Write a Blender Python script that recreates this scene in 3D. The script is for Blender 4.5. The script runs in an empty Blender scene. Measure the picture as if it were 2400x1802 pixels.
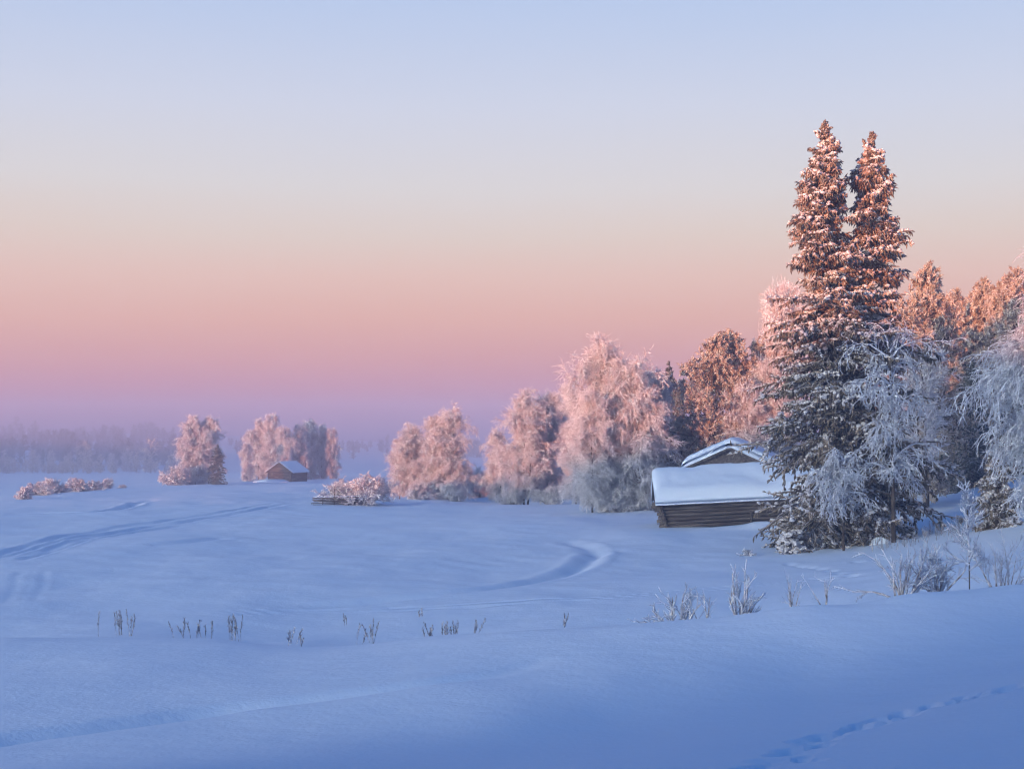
import bpy, math, random
import numpy as np
from mathutils import Vector, Matrix

S = bpy.context.scene
C = S.collection
R_ = math.radians

# ------------------------------------------------------------------ camera
F = 3300.0                       # focal length in photo pixels (2400 wide)
PITCH = math.atan(89 / F)
cam = bpy.data.objects.new('camera', bpy.data.cameras.new('camera'))
C.objects.link(cam)
cam.location = (0, 0, 0)
cam.rotation_euler = (math.pi / 2 + PITCH, 0, 0)
cam.data.sensor_width = 36
cam.data.lens = 36 * F / 2400
cam.data.clip_start = 0.1
cam.data.clip_end = 6000
S.camera = cam

# ------------------------------------------------------------------ light
SUN_EL, SUN_AZ = R_(2.8), R_(217)          # azimuth clockwise from +Y : behind and left of the camera
w = bpy.data.worlds.new('World'); S.world = w; w.use_nodes = True
nt = w.node_tree; nt.nodes.clear()
N = nt.nodes.new; L = nt.links.new
out = N('ShaderNodeOutputWorld'); bg = N('ShaderNodeBackground')
sky = N('ShaderNodeTexSky'); sky.sky_type = 'NISHITA'; sky.sun_disc = False
sky.sun_elevation = SUN_EL; sky.sun_rotation = SUN_AZ
sky.air_density = 1.3; sky.dust_density = 1.5; sky.ozone_density = 3.0
SKY_STRENGTH = 0.10
SKY_LEVEL = 0.51          # the picture is exposed one stop up
GLOW, GLOW_H = (3.2, 3.25, 3.0), 0.38
tc = N('ShaderNodeTexCoord'); sep = N('ShaderNodeSeparateXYZ')
L(tc.outputs['Generated'], sep.inputs[0])
mr = N('ShaderNodeMapRange'); mr.inputs[1].default_value = -0.05; mr.inputs[2].default_value = 1.0
nzw = N('ShaderNodeTexNoise'); nzw.inputs['Scale'].default_value = 2.2; nzw.inputs['Detail'].default_value = 4    # uneven high air
mpw = N('ShaderNodeMapping'); mpw.inputs['Scale'].default_value = (1, 1, 5); L(tc.outputs['Generated'], mpw.inputs[0]); L(mpw.outputs[0], nzw.inputs['Vector'])
zz = N('ShaderNodeMath'); zz.operation = 'MULTIPLY_ADD'; zz.inputs[1].default_value = 0.022; L(nzw.outputs[0], zz.inputs[0])
zs = N('ShaderNodeMath'); zs.operation = 'SUBTRACT'; zs.inputs[1].default_value = 0.011; L(sep.outputs['Z'], zs.inputs[0]); L(zs.outputs[0], zz.inputs[2])
L(zz.outputs[0], mr.inputs[0])
ramp = N('ShaderNodeValToRGB'); L(mr.outputs[0], ramp.inputs[0])
def lin(c):
    return [(x / 255 / 12.92 if x / 255 <= 0.04045 else ((x / 255 + 0.055) / 1.055) ** 2.4) for x in c]
STOPS = [(-0.05, (100, 112, 165)), (-0.012, (122, 118, 165)), (0.005, (184, 122, 138)), (0.021, (210, 140, 136)), (0.042, (223, 161, 146)),
         (0.0725, (232, 180, 159)), (0.1025, (232, 196, 180)), (0.132, (225, 208, 196)), (0.165, (219, 215, 214)),
         (0.219, (206, 212, 228)), (0.287, (183, 201, 232)), (0.34, (118, 160, 220)), (0.45, (26, 120, 196)), (0.7, (0, 94, 172)), (1.0, (0, 88, 168))]
el = ramp.color_ramp.elements
while len(el) > 1: el.remove(el[-1])
for i, (z, c) in enumerate(STOPS):
    e = el[0] if i == 0 else el.new((z + 0.05) / 1.05)
    e.position = (z + 0.05) / 1.05
    e.color = (*lin(c), 1)
sc1 = N('ShaderNodeVectorMath'); sc1.operation = 'SCALE'; sc1.inputs['Scale'].default_value = SKY_LEVEL / SKY_STRENGTH
L(ramp.outputs[0], sc1.inputs[0])
sc2 = N('ShaderNodeVectorMath'); sc2.operation = 'SCALE'; sc2.inputs['Scale'].default_value = 0.18
L(sky.outputs[0], sc2.inputs[0])
add = N('ShaderNodeVectorMath'); add.operation = 'ADD'
L(sc1.outputs[0], add.inputs[0]); L(sc2.outputs[0], add.inputs[1])
# pale glow added to the sky behind the camera to brighten field and bank
gd = N('ShaderNodeVectorMath'); gd.operation = 'DOT_PRODUCT'
GLOW_AZ = SUN_AZ + R_(9)          # turned off the sun to line up the shadow edge on near snow
gd.inputs[1].default_value = (math.sin(GLOW_AZ), math.cos(GLOW_AZ), 0)
L(tc.outputs['Generated'], gd.inputs[0])
def mth(op, a, b=None):
    n = N('ShaderNodeMath'); n.operation = op
    for i, x in enumerate((a, b)):
        if x is None: continue
        if isinstance(x, (int, float)): n.inputs[i].default_value = x
        else: L(x, n.inputs[i])
    return n.outputs[0]
hlen = mth('SQRT', mth('MAXIMUM', mth('SUBTRACT', 1.0, mth('POWER', sep.outputs['Z'], 2.0)), 0.0001))
gmx = mth('MAXIMUM', mth('DIVIDE', gd.outputs['Value'], hlen), 0.0)
az2 = mth('ADD', mth('MULTIPLY', mth('POWER', gmx, 2.0), 0.02), mth('MULTIPLY', mth('POWER', gmx, 400.0), 11.0))
fall = mth('EXPONENT', mth('MULTIPLY', mth('POWER', mth('DIVIDE', sep.outputs['Z'], GLOW_H), 2.0), -1.0))
gc = N('ShaderNodeVectorMath'); gc.operation = 'SCALE'; gc.inputs[0].default_value = tuple(x / SKY_STRENGTH for x in GLOW); L(mth('MULTIPLY', az2, fall), gc.inputs['Scale'])
add2 = N('ShaderNodeVectorMath'); add2.operation = 'ADD'; L(add.outputs[0], add2.inputs[0]); L(gc.outputs[0], add2.inputs[1])
L(add2.outputs[0], bg.inputs['Color']); bg.inputs['Strength'].default_value = SKY_STRENGTH
L(bg.outputs[0], out.inputs['Surface'])

sun = bpy.data.lights.new('sun', 'SUN'); sun.energy = 5.0; sun.angle = R_(0.5); sun.color = (1.0, 0.30, 0.09)
so = bpy.data.objects.new('sun', sun); C.objects.link(so)
sd = Vector((math.sin(SUN_AZ) * math.cos(SUN_EL), math.cos(SUN_AZ) * math.cos(SUN_EL), math.sin(SUN_EL)))
so.rotation_euler = sd.to_track_quat('Z', 'Y').to_euler()
so.location = sd * 200

S.view_settings.view_transform = 'Standard'; S.view_settings.look = 'None'
S.view_settings.exposure = 1.0; S.view_settings.gamma = 1.0
S.render.engine = 'CYCLES'
cy = S.cycles
cy.max_bounces = 6; cy.diffuse_bounces = 2; cy.glossy_bounces = 2; cy.transmission_bounces = 2
cy.volume_bounces = 1; cy.transparent_max_bounces = 4
cy.use_denoising = True
w.cycles.sampling_method = 'MANUAL'; w.cycles.sample_map_resolution = 4096
cy.sample_clamp_indirect = 6.0
cy.filter_width = 1.25

# ------------------------------------------------------------------ helpers
def rngs(seed): return np.random.default_rng(seed)
def nrm(v): return v / np.maximum(np.linalg.norm(v, axis=-1, keepdims=True), 1e-9)

def at(u, v, d):
    """photo pixel + forward distance -> world point"""
    du, dv = u - 1200.0, 901.0 - v
    y = F * math.cos(PITCH) - dv * math.sin(PITCH)
    z = F * math.sin(PITCH) + dv * math.cos(PITCH)
    k = d / y
    return np.array([du * k, d, z * k])

class MB:
    """collects arrays of quads/tris, builds one mesh object"""
    def __init__(s): s.v = []; s.f = []; s.n = 0; s.m = []
    def add(s, V, Fa, mat=0):
        V = np.asarray(V, float).reshape(-1, 3); Fa = np.asarray(Fa, int)
        s.v.append(V); s.f.append(Fa + s.n); s.m.append(np.full(len(Fa), mat, int)); s.n += len(V)
    def tubes(s, P, R, sides=3, seed=0, caps=False, mat=0):
        P = np.asarray(P, float)
        R = np.broadcast_to(np.asarray(R, float), P.shape[:2])
        if caps:
            P = np.concatenate([P[:, :1], P, P[:, -1:]], 1)
            R = np.concatenate([R[:, :1] * 0.02, R, R[:, -1:] * 0.02], 1)
        n, K, _ = P.shape
        T = nrm(np.gradient(P, axis=1)) if not caps else nrm(np.gradient(P[:, 1:-1], axis=1))
        if caps: T = np.concatenate([T[:, :1], T, T[:, -1:]], 1)
        ref = np.zeros((n, 1, 3)); ref[:, 0, :] = nrm(rngs(seed).normal(size=(n, 3)))
        A = np.cross(T, ref); bad = np.linalg.norm(A, axis=-1) < 0.05
        A[bad] = np.cross(T[bad], np.array([0.3, 0.9, 0.2]))
        A = nrm(A); B = np.cross(T, A)
        a = 2 * np.pi * np.arange(sides) / sides
        V = P[:, :, None, :] + R[:, :, None, None] * (np.cos(a)[None, None, :, None] * A[:, :, None, :] + np.sin(a)[None, None, :, None] * B[:, :, None, :])
        base = (np.arange(n) * K * sides)[:, None, None]
        k = np.arange(K - 1)[None, :, None] * sides; j = np.arange(sides)[None, None, :]; j2 = (j + 1) % sides
        q = np.stack([base + k + j, base + k + j2, base + k + sides + j2, base + k + sides + j], -1).reshape(-1, 4)
        s.add(V.reshape(-1, 3), q, mat)
    def blobs(s, Cn, rad, flat=0.6, seed=0, mat=0):
        Cn = np.asarray(Cn, float); n = len(Cn); r = rngs(seed)
        t = (1 + 5 ** 0.5) / 2
        iv = nrm(np.array([(-1, t, 0), (1, t, 0), (-1, -t, 0), (1, -t, 0), (0, -1, t), (0, 1, t), (0, -1, -t), (0, 1, -t), (t, 0, -1), (t, 0, 1), (-t, 0, -1), (-t, 0, 1)], float))
        fi = np.array([(0, 11, 5), (0, 5, 1), (0, 1, 7), (0, 7, 10), (0, 10, 11), (1, 5, 9), (5, 11, 4), (11, 10, 2), (10, 7, 6), (7, 1, 8), (3, 9, 4), (3, 4, 2), (3, 2, 6), (3, 6, 8), (3, 8, 9), (4, 9, 5), (2, 4, 11), (6, 2, 10), (8, 6, 7), (9, 8, 1)])
        rad = np.broadcast_to(np.asarray(rad, float), (n,))
        sc = np.stack([r.uniform(0.7, 1.35, n), r.uniform(0.7, 1.35, n), flat * r.uniform(0.75, 1.25, n)], -1) * rad[:, None]
        V = iv[None] * r.uniform(0.75, 1.2, (n, 12, 1)) * sc[:, None, :]
        a = r.uniform(0, 6.283, n); ca, sa = np.cos(a)[:, None], np.sin(a)[:, None]
        V = np.stack([V[..., 0] * ca - V[..., 1] * sa, V[..., 0] * sa + V[..., 1] * ca, V[..., 2]], -1) + Cn[:, None, :]
        Fa = (fi[None] + (np.arange(n) * 12)[:, None, None]).reshape(-1, 3)
        s.add(V.reshape(-1, 3), Fa, mat)
    def box(s, c, size, rot=None, mat=0):
        x, y, z = [q / 2 for q in size]
        V = np.array([(-x, -y, -z), (x, -y, -z), (x, y, -z), (-x, y, -z), (-x, -y, z), (x, -y, z), (x, y, z), (-x, y, z)], float)
        if rot is not None: V = V @ np.array(rot).T
        s.add(V + np.asarray(c, float), [(0, 3, 2, 1), (4, 5, 6, 7), (0, 1, 5, 4), (1, 2, 6, 5), (2, 3, 7, 6), (3, 0, 4, 7)], mat)
    def mesh(s, name, mats, smooth=True):
        me = bpy.data.meshes.new(name)
        V = np.concatenate(s.v)
        sizes = np.concatenate([np.full(len(f), f.shape[1]) for f in s.f])
        idx = np.concatenate([f.reshape(-1) for f in s.f])
        me.vertices.add(len(V)); me.vertices.foreach_set('co', V.astype(np.float32).ravel())
        me.loops.add(len(idx)); me.loops.foreach_set('vertex_index', idx.astype(np.int32))
        me.polygons.add(len(sizes))
        st = np.concatenate([[0], np.cumsum(sizes)[:-1]])
        me.polygons.foreach_set('loop_start', st.astype(np.int32))
        me.polygons.foreach_set('loop_total', sizes.astype(np.int32))
        for m in (mats if isinstance(mats, (list, tuple)) else [mats]): me.materials.append(m)
        me.polygons.foreach_set('material_index', np.concatenate(s.m).astype(np.int32))
        me.polygons.foreach_set('use_smooth', np.full(len(sizes), smooth))
        me.update(calc_edges=True)
        return me
    def build(s, name, mats, parent=None, smooth=True):
        return link(name, s.mesh(name, mats, smooth), parent)

def link(name, me, parent=None):
    o = bpy.data.objects.new(name, me); C.objects.link(o)
    if parent: o.parent = parent
    return o
def tag(o, label=None, cat=None, group=None, kind=None):
    if label: o['label'] = label
    if cat: o['category'] = cat
    if group: o['group'] = group
    if kind: o['kind'] = kind
    return o
def thing(name, loc, label, cat, group=None, rz=0.0):
    o = bpy.data.objects.new(name, None); C.objects.link(o)
    o.empty_display_size = 0.3
    o.location = tuple(loc); o.rotation_euler = (0, 0, rz)
    return tag(o, label, cat, group)

def vnoise(x, y, seed=0):
    """smooth value noise in numpy, about -1..1"""
    r = rngs(seed); T = r.uniform(-1, 1, (256, 256))
    xi = np.floor(x).astype(int); yi = np.floor(y).astype(int); fx = x - xi; fy = y - yi
    fx = fx * fx * fx * (fx * (fx * 6 - 15) + 10); fy = fy * fy * fy * (fy * (fy * 6 - 15) + 10)
    a = T[xi % 256, yi % 256]; b = T[(xi + 1) % 256, yi % 256]; c = T[xi % 256, (yi + 1) % 256]; d = T[(xi + 1) % 256, (yi + 1) % 256]
    return (a * (1 - fx) + b * fx) * (1 - fy) + (c * (1 - fx) + d * fx) * fy

# ------------------------------------------------------------------ materials
def mat(name, rough=0.7):
    m = bpy.data.materials.new(name); m.use_nodes = True
    b = m.node_tree.nodes['Principled BSDF']; b.inputs['Roughness'].default_value = rough
    b.inputs['Specular IOR Level'].default_value = 0.25
    return m, m.node_tree, b
def node(t, kind, **kw):
    n = t.nodes.new(kind)
    for k, v in kw.items(): setattr(n, k, v)
    return n
def noise_ramp(t, scale, stops, detail=3, coord='Object', vec_scale=None):
    tc = node(t, 'ShaderNodeTexCoord'); nz = node(t, 'ShaderNodeTexNoise')
    nz.inputs['Scale'].default_value = scale; nz.inputs['Detail'].default_value = detail
    src = tc.outputs[coord]
    if vec_scale:
        mp = node(t, 'ShaderNodeMapping'); mp.inputs['Scale'].default_value = vec_scale
        t.links.new(src, mp.inputs[0]); src = mp.outputs[0]
    t.links.new(src, nz.inputs['Vector'])
    rp = node(t, 'ShaderNodeValToRGB'); e = rp.color_ramp.elements
    while len(e) > 1: e.remove(e[-1])
    for i, (p, c) in enumerate(stops):
        q = e[0] if i == 0 else e.new(p)
        q.position = p; q.color = (*c, 1)
    t.links.new(nz.outputs[0], rp.inputs[0])
    return rp.outputs[0], nz.outputs[0]
def bump(t, b, height, strength, dist):
    bp = node(t, 'ShaderNodeBump'); bp.inputs['Strength'].default_value = strength; bp.inputs['Distance'].default_value = dist
    t.links.new(height, bp.inputs['Height']); t.links.new(bp.outputs[0], b.inputs['Normal'])
def upmix(t, b, under, over, lo, hi, seed_scale=3.0):
    """snow settles on faces that look up (true normal), broken by noise"""
    g = node(t, 'ShaderNodeNewGeometry'); sp = node(t, 'ShaderNodeSeparateXYZ'); t.links.new(g.outputs['Normal'], sp.inputs[0])
    tcn = node(t, 'ShaderNodeTexCoord'); nz = node(t, 'ShaderNodeTexNoise'); nz.inputs['Scale'].default_value = seed_scale
    t.links.new(tcn.outputs['Object'], nz.inputs['Vector'])
    ad = node(t, 'ShaderNodeMath', operation='MULTIPLY_ADD'); ad.inputs[1].default_value = 0.9; ad.inputs[2].default_value = -0.45
    t.links.new(nz.outputs[0], ad.inputs[0])
    sm = node(t, 'ShaderNodeMath', operation='ADD'); t.links.new(ad.outputs[0], sm.inputs[0]); t.links.new(sp.outputs['Z'], sm.inputs[1])
    m = node(t, 'ShaderNodeMapRange'); m.inputs[1].default_value = lo; m.inputs[2].default_value = hi
    t.links.new(sm.outputs[0], m.inputs[0])
    mx = node(t, 'ShaderNodeMix', data_type='RGBA'); t.links.new(m.outputs[0], mx.inputs[0])
    t.links.new(under, mx.inputs[6])
    if isinstance(over, tuple): mx.inputs[7].default_value = (*over, 1)
    else: t.links.new(over, mx.inputs[7])
    t.links.new(mx.outputs[2], b.inputs['Base Color'])

def make_mats():
    M = {}
    m, t, b = mat('snow', 0.6); M['snow'] = m
    col, _ = noise_ramp(t, 0.25, [(0.3, (0.70, 0.80, 0.90)), (0.7, (0.76, 0.84, 0.92))], 4)
    t.links.new(col, b.inputs['Base Color'])
    tcn = node(t, 'ShaderNodeTexCoord'); n1 = node(t, 'ShaderNodeTexNoise'); n1.inputs['Scale'].default_value = 1.6; n1.inputs['Detail'].default_value = 8
    n1.inputs['Roughness'].default_value = 0.6
    t.links.new(tcn.outputs['Object'], n1.inputs['Vector']); n2 = node(t, 'ShaderNodeTexNoise'); n2.inputs['Scale'].default_value = 14; n2.inputs['Detail'].default_value = 5
    t.links.new(tcn.outputs['Object'], n2.inputs['Vector'])
    ma = node(t, 'ShaderNodeMath', operation='MULTIPLY_ADD'); ma.inputs[1].default_value = 0.22; t.links.new(n2.outputs[0], ma.inputs[0]); t.links.new(n1.outputs[0], ma.inputs[2])
    bump(t, b, ma.outputs[0], 0.32, 0.11)
    m, t, b = mat('frost', 0.75); M['frost'] = m
    col, _ = noise_ramp(t, 1.7, [(0.3, (0.60, 0.57, 0.58)), (0.6, (0.88, 0.86, 0.87))], 4)
    t.links.new(col, b.inputs['Base Color'])
    m, t, b = mat('frost_thin', 0.75); M['frost_thin'] = m      # rime over brown twigs
    col, _ = noise_ramp(t, 6.0, [(0.32, (0.22, 0.17, 0.15)), (0.6, (0.76, 0.74, 0.75))], 3)
    t.links.new(col, b.inputs['Base Color'])
    m, t, b = mat('rime', 0.75); M['rime'] = m                  # thick white rime on the near shrubs
    col, _ = noise_ramp(t, 4.0, [(0.30, (0.38, 0.40, 0.46)), (0.6, (0.76, 0.79, 0.85))], 4)
    t.links.new(col, b.inputs['Base Color'])
    m, t, b = mat('bough_snow', 0.7); M['bough_snow'] = m
    col, _ = noise_ramp(t, 2.0, [(0.3, (0.52, 0.49, 0.49)), (0.65, (0.70, 0.69, 0.70))], 4)
    t.links.new(col, b.inputs['Base Color'])
    m, t, b = mat('needles', 0.7); M['needles'] = m
    col, _ = noise_ramp(t, 2.2, [(0.3, (0.035, 0.036, 0.026)), (0.5, (0.16, 0.125, 0.085)), (0.7, (0.44, 0.36, 0.29))], 4)
    upmix(t, b, col, (0.66, 0.63, 0.64), 0.4, 1.1)
    m, t, b = mat('pine_needles', 0.7); M['pine'] = m
    col, _ = noise_ramp(t, 1.6, [(0.3, (0.20, 0.16, 0.10)), (0.5, (0.46, 0.38, 0.29)), (0.7, (0.66, 0.59, 0.53))], 4)
    upmix(t, b, col, (0.72, 0.68, 0.67), 0.25, 1.0)
    m, t, b = mat('far_needles', 0.7); M['dark_needles'] = m
    col, _ = noise_ramp(t, 0.9, [(0.3, (0.03, 0.04, 0.03)), (0.55, (0.10, 0.10, 0.075)), (0.75, (0.24, 0.22, 0.19))], 4)
    upmix(t, b, col, (0.62, 0.62, 0.64), 0.5, 1.15)
    m, t, b = mat('bark', 0.85); M['bark'] = m
    col, h = noise_ramp(t, 6.0, [(0.3, (0.035, 0.027, 0.022)), (0.6, (0.11, 0.085, 0.07)), (0.8, (0.28, 0.26, 0.25))], 5, vec_scale=(1, 1, 0.25))
    t.links.new(col, b.inputs['Base Color']); bump(t, b, h, 0.6, 0.03)
    m, t, b = mat('weathered_wood', 0.8); M['wood'] = m
    col, h = noise_ramp(t, 5.0, [(0.28, (0.035, 0.028, 0.025)), (0.5, (0.10, 0.082, 0.072)), (0.72, (0.21, 0.18, 0.16))], 6, vec_scale=(0.12, 1.6, 1.6))
    t.links.new(col, b.inputs['Base Color']); bump(t, b, h, 0.5, 0.03)
    m, t, b = mat('brown_wood', 0.8); M['brown_wood'] = m
    col, h = noise_ramp(t, 4.0, [(0.28, (0.045, 0.034, 0.027)), (0.5, (0.105, 0.08, 0.063)), (0.72, (0.18, 0.145, 0.12))], 6, vec_scale=(1.6, 0.12, 1.6))
    t.links.new(col, b.inputs['Base Color']); bump(t, b, h, 0.5, 0.03)
    m, t, b = mat('dry_stalk', 0.85); M['stalk'] = m
    col, _ = noise_ramp(t, 14.0, [(0.35, (0.09, 0.08, 0.085)), (0.6, (0.48, 0.47, 0.50))], 3)
    upmix(t, b, col, (0.78, 0.78, 0.82), 0.15, 0.8, 9.0)
    return M
M = make_mats()

# ------------------------------------------------------------------ the snowy ground
GP = [  # u, v, distance
 # near slope and trough
 (0,1802,14),(500,1802,14),(1000,1802,14),(1450,1802,13),(1900,1802,11.5),(2400,1802,9.6),
 (0,1700,18),(500,1700,18),(1000,1712,17.4),(0,1600,22),(600,1600,21.8),(1000,1610,20.5),
 (1220,1748,16.3),(1450,1690,18.3),(1900,1562,22.3),(2150,1500,23.6),(2400,1450,24.8),(1650,1740,15.6),(2100,1690,14.8),(2400,1600,14.8),
 (1220,1680,18.0),(1450,1610,20.3),(1680,1550,22.3),(1900,1503,24),(2150,1450,25),(2400,1412,25.8),
 (1250,1560,22.6),(1500,1520,23.5),(1680,1480,24.8),
 # crest
 (0,1487,31),(500,1488,30.5),(1000,1478,29),(1250,1467,27.8),(1500,1452,27),(1750,1430,26.8),(1900,1413,26.8),(2150,1390,26.9),(2400,1366,27.2),
 (0,1540,26),(600,1540,25.8),(1000,1535,24.5),
 # hollow behind the crest
 (0,1512,36),(600,1514,36),(1000,1512,35.5),(1500,1500,33),(1900,1470,31.5),(2400,1425,30.8),
 (0,1455,42),(600,1455,42),(1000,1452,42),(1500,1432,40),(2000,1392,38),(2400,1340,37),
 # field
 (0,1350,54),(600,1352,54),(1200,1350,54),(1700,1345,52),(2100,1320,50),(2400,1288,48),
 (0,1265,73),(600,1258,74),(1200,1250,75),(1560,1243,74),(1800,1238,74),(2000,1287,61),(2200,1245,64),(2400,1212,60),
 (0,1205,98),(400,1198,100),(800,1188,108),(1100,1178,122),(1400,1196,98),(1700,1190,92),(2000,1190,88),(2200,1138,98),(2400,1110,92),
 (0,1176,124),(150,1160,140),(300,1144,175),(450,1137,208),(660,1130,228),(850,1142,180),(1000,1165,140),(1250,1170,135),(1500,1165,130),(1900,1120,130),(2300,1080,140),
 (0,1142,230),(150,1136,240),(300,1126,270),(700,1118,290),(1000,1120,260),(1400,1110,260),(2000,1060,260),(2400,1020,260),
 (0,1112,400),(400,1112,380),(800,1108,420),(1200,1106,420),(1800,1060,420),(2400,1010,420),
 (0,1098,700),(600,1098,700),(1200,1095,700),(1800,1050,700),(2400,1012,700),(0,1052,1000),(400,1055,1000),(700,1066,1000),(1200,1066,1000),(0,1022,1300),(400,1028,1300),(800,1045,1300),(1200,1050,1500),(2400,1020,1500)]
P_ = np.array([at(*g) for g in GP])
gth = np.arctan2(P_[:, 0], P_[:, 1]); gr = np.hypot(P_[:, 0], P_[:, 1]); gt = P_[:, 2] / gr
gx = np.stack([gth * 2.2, np.log(gr)], -1)
def tps(d): return np.where(d > 1e-9, d * d * np.log(np.maximum(d, 1e-9)), 0)
_n = len(gx)
A_ = np.zeros((_n + 3, _n + 3))
A_[:_n, :_n] = tps(np.linalg.norm(gx[:, None] - gx[None], axis=-1)) + np.eye(_n) * 1e-5
A_[:_n, _n] = 1; A_[:_n, _n + 1:] = gx; A_[_n, :_n] = 1; A_[_n + 1:, :_n] = gx.T
W_ = np.linalg.solve(A_, np.concatenate([gt, np.zeros(3)]))
TH0 = R_(23)
def smax(a, b, k): return 0.5 * (a + b + np.sqrt((a - b) ** 2 + k * k))
SHADE_RIDGE = [(-900,18.5),(-641,18.5),(-450,18),(-361,16.5),(-260,12),(-168,7.3),(-130,6.9),(-84,6.2),(-70,8.4),(-52,11.6),(-43,12.9),(-34,14.2),(-26,16),(0,17),(60,17.5),(150,14)]
def base_z(x, y):
    x = np.asarray(x, float); y = np.asarray(y, float)
    r = np.hypot(x, y); th = np.arctan2(x, y)
    thc = np.clip(th, -TH0, TH0); lr = np.log(np.clip(r, 6.0, 1500))
    q = np.stack([thc * 2.2, lr], -1).reshape(-1, 2)
    t = np.empty(len(q))
    for i in range(0, len(q), 40000):
        s = q[i:i + 40000]
        t[i:i + 40000] = tps(np.linalg.norm(s[:, None] - gx[None], axis=-1)) @ W_[:_n] + W_[_n] + s @ W_[_n + 1:]
    t = t.reshape(r.shape)
    z = t * np.clip(r, 6.0, 1500)
    k = np.clip(r / 6.0, 0, 1); k = k * k * (3 - 2 * k)
    z = z * k + (-1.35) * (1 - k)
    # unseen hill behind and left of the camera, crest shaped to shade the valley
    s_ = (x * math.sin(SUN_AZ) + y * math.cos(SUN_AZ)) * -1     # along the light
    p_ = x * -math.cos(SUN_AZ) + y * math.sin(SUN_AZ)
    top = np.interp(p_, [a for a, b in SHADE_RIDGE], [b for a, b in SHADE_RIDGE])
    top = top + 1.2 * vnoise(p_ / 5.0, p_ * 0 + 3.3, 5) + 0.9 * vnoise(p_ / 1.7, p_ * 0 + 9.1, 6)
    ridge = -20 + (top + 20) * np.exp(-((s_ + 200) / 34) ** 2)
    z = np.where(s_ < -60, smax(z, ridge, 0.6), z)
    # unseen bank, added behind the viewer to block sky glow from the nearest snow
    nh = np.interp(p_, [-60, -14.9, -13.9, 40, 70], [-4, -2.5, 10, 11, 6])
    nh = nh + 0.5 * vnoise(p_ / 2.2, p_ * 0 + 1.1, 8) + 0.35 * vnoise(p_ / 0.8, p_ * 0 + 5.1, 9)
    bank = -9 + (nh + 9) * np.exp(-((s_ + 9.0) / 3.2) ** 2)
    return np.where((s_ < -3) & (s_ > -50), smax(z, bank, 0.3), z)
def gz(x, y): return float(base_z(np.array([x]), np.array([y]))[0])
def ground_at(u, d):
    """point on the ground under photo column u at forward distance d"""
    x = (u - 1200.0) / F * d / math.cos(PITCH)
    return np.array([x, d, gz(x, d)])
def hit(us, vs):
    """where the photo pixels meet the ground"""
    us = np.asarray(us, float); vs = np.asarray(vs, float)
    ds = np.exp(np.linspace(math.log(11), math.log(600), 500))
    res = []
    for u, v in zip(us, vs):
        p = at(u, v, 1.0); X = p[0] * ds; Z = p[2] * ds
        below = Z < base_z(X, ds)
        i = int(np.argmax(below)) if below.any() else len(ds) - 1
        if v < 1470 and ds[i] < 34:                    # aim beyond the near bank
            j = np.where(below & (ds > 34))[0]; i = j[0] if len(j) else i
        res.append((p[0] * ds[i], ds[i]))
    return np.array(res)

TRACKS = [ # pixels, half width (m), depth (m), double
 ([(0,1309),(65,1290),(152,1263),(244,1242),(347,1225),(423,1217),(600,1192),(678,1178)], 0.5, 0.11, 1.5),
 ([(0,1318),(80,1296),(190,1262),(300,1240),(420,1224)], 0.45, 0.10, 1.3),
 ([(0,1206),(108,1202),(233,1199),(304,1184),(358,1170)], 0.8, 0.22, 0),
 ([(0,1236),(163,1218),(380,1203),(542,1192),(760,1190)], 0.6, 0.14, 0),
 ([(0,1252),(140,1242),(300,1224)], 0.6, 0.12, 0),
 ([(33,1415),(109,1409),(190,1396),(325,1377),(461,1363)], 0.45, 0.14, 0),
 ([(70,1398),(190,1371),(288,1350),(380,1322)], 0.55, 0.15, 0),
 ([(80,1376),(200,1368),(290,1352)], 0.5, 0.1, 0),
 ([(336,1282),(461,1273),(526,1260)], 0.8, 0.12, 0),
 ([(477,1344),(651,1340),(814,1322),(976,1290),(1112,1268)], 0.28, 0.09, 0),
 ([(466,1230),(760,1227),(922,1215),(1193,1208)], 0.5, 0.13, 0),
 ([(749,1265),(922,1257),(1085,1236),(1183,1222)], 0.5, 0.12, 0),
 ([(640,1330),(700,1325),(745,1319)], 0.5, 0.12, 0),
 ([(705,1428),(976,1406),(1193,1374),(1320,1342),(1388,1308),(1376,1284),(1310,1262)], 0.8, 0.16, 0),
 ([(461,1452),(705,1440),(1193,1425),(1450,1402),(1622,1385),(1750,1372),(1922,1350),(2100,1335)], 0.16, 0.07, 0.75),
 ([(75,1340),(62,1380),(50,1420)], 0.3, 0.012, 0.9),
 ([(1560,1213),(1500,1226),(1380,1240)], 0.3, 0.08, 0),
]
NEAR = [([(-120,1745),(0,1722),(163,1702),(380,1675),(542,1653),(705,1636),(922,1608),(1100,1585),(1193,1570),(1290,1535)], 0.34, 0.2)]
def catmull(Pt, n=10):
    Pt = np.asarray(Pt, float); Q = np.concatenate([[2 * Pt[0] - Pt[1]], Pt, [2 * Pt[-1] - Pt[-2]]])
    o = []
    for i in range(1, len(Q) - 2):
        for t in np.linspace(0, 1, n, endpoint=False):
            p0, p1, p2, p3 = Q[i - 1], Q[i], Q[i + 1], Q[i + 2]
            o.append(0.5 * (2 * p1 + (p2 - p0) * t + (2 * p0 - 5 * p1 + 4 * p2 - p3) * t * t + (3 * p1 - p0 - 3 * p2 + p3) * t ** 3))
    o.append(Q[-2]); return np.array(o)
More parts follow.
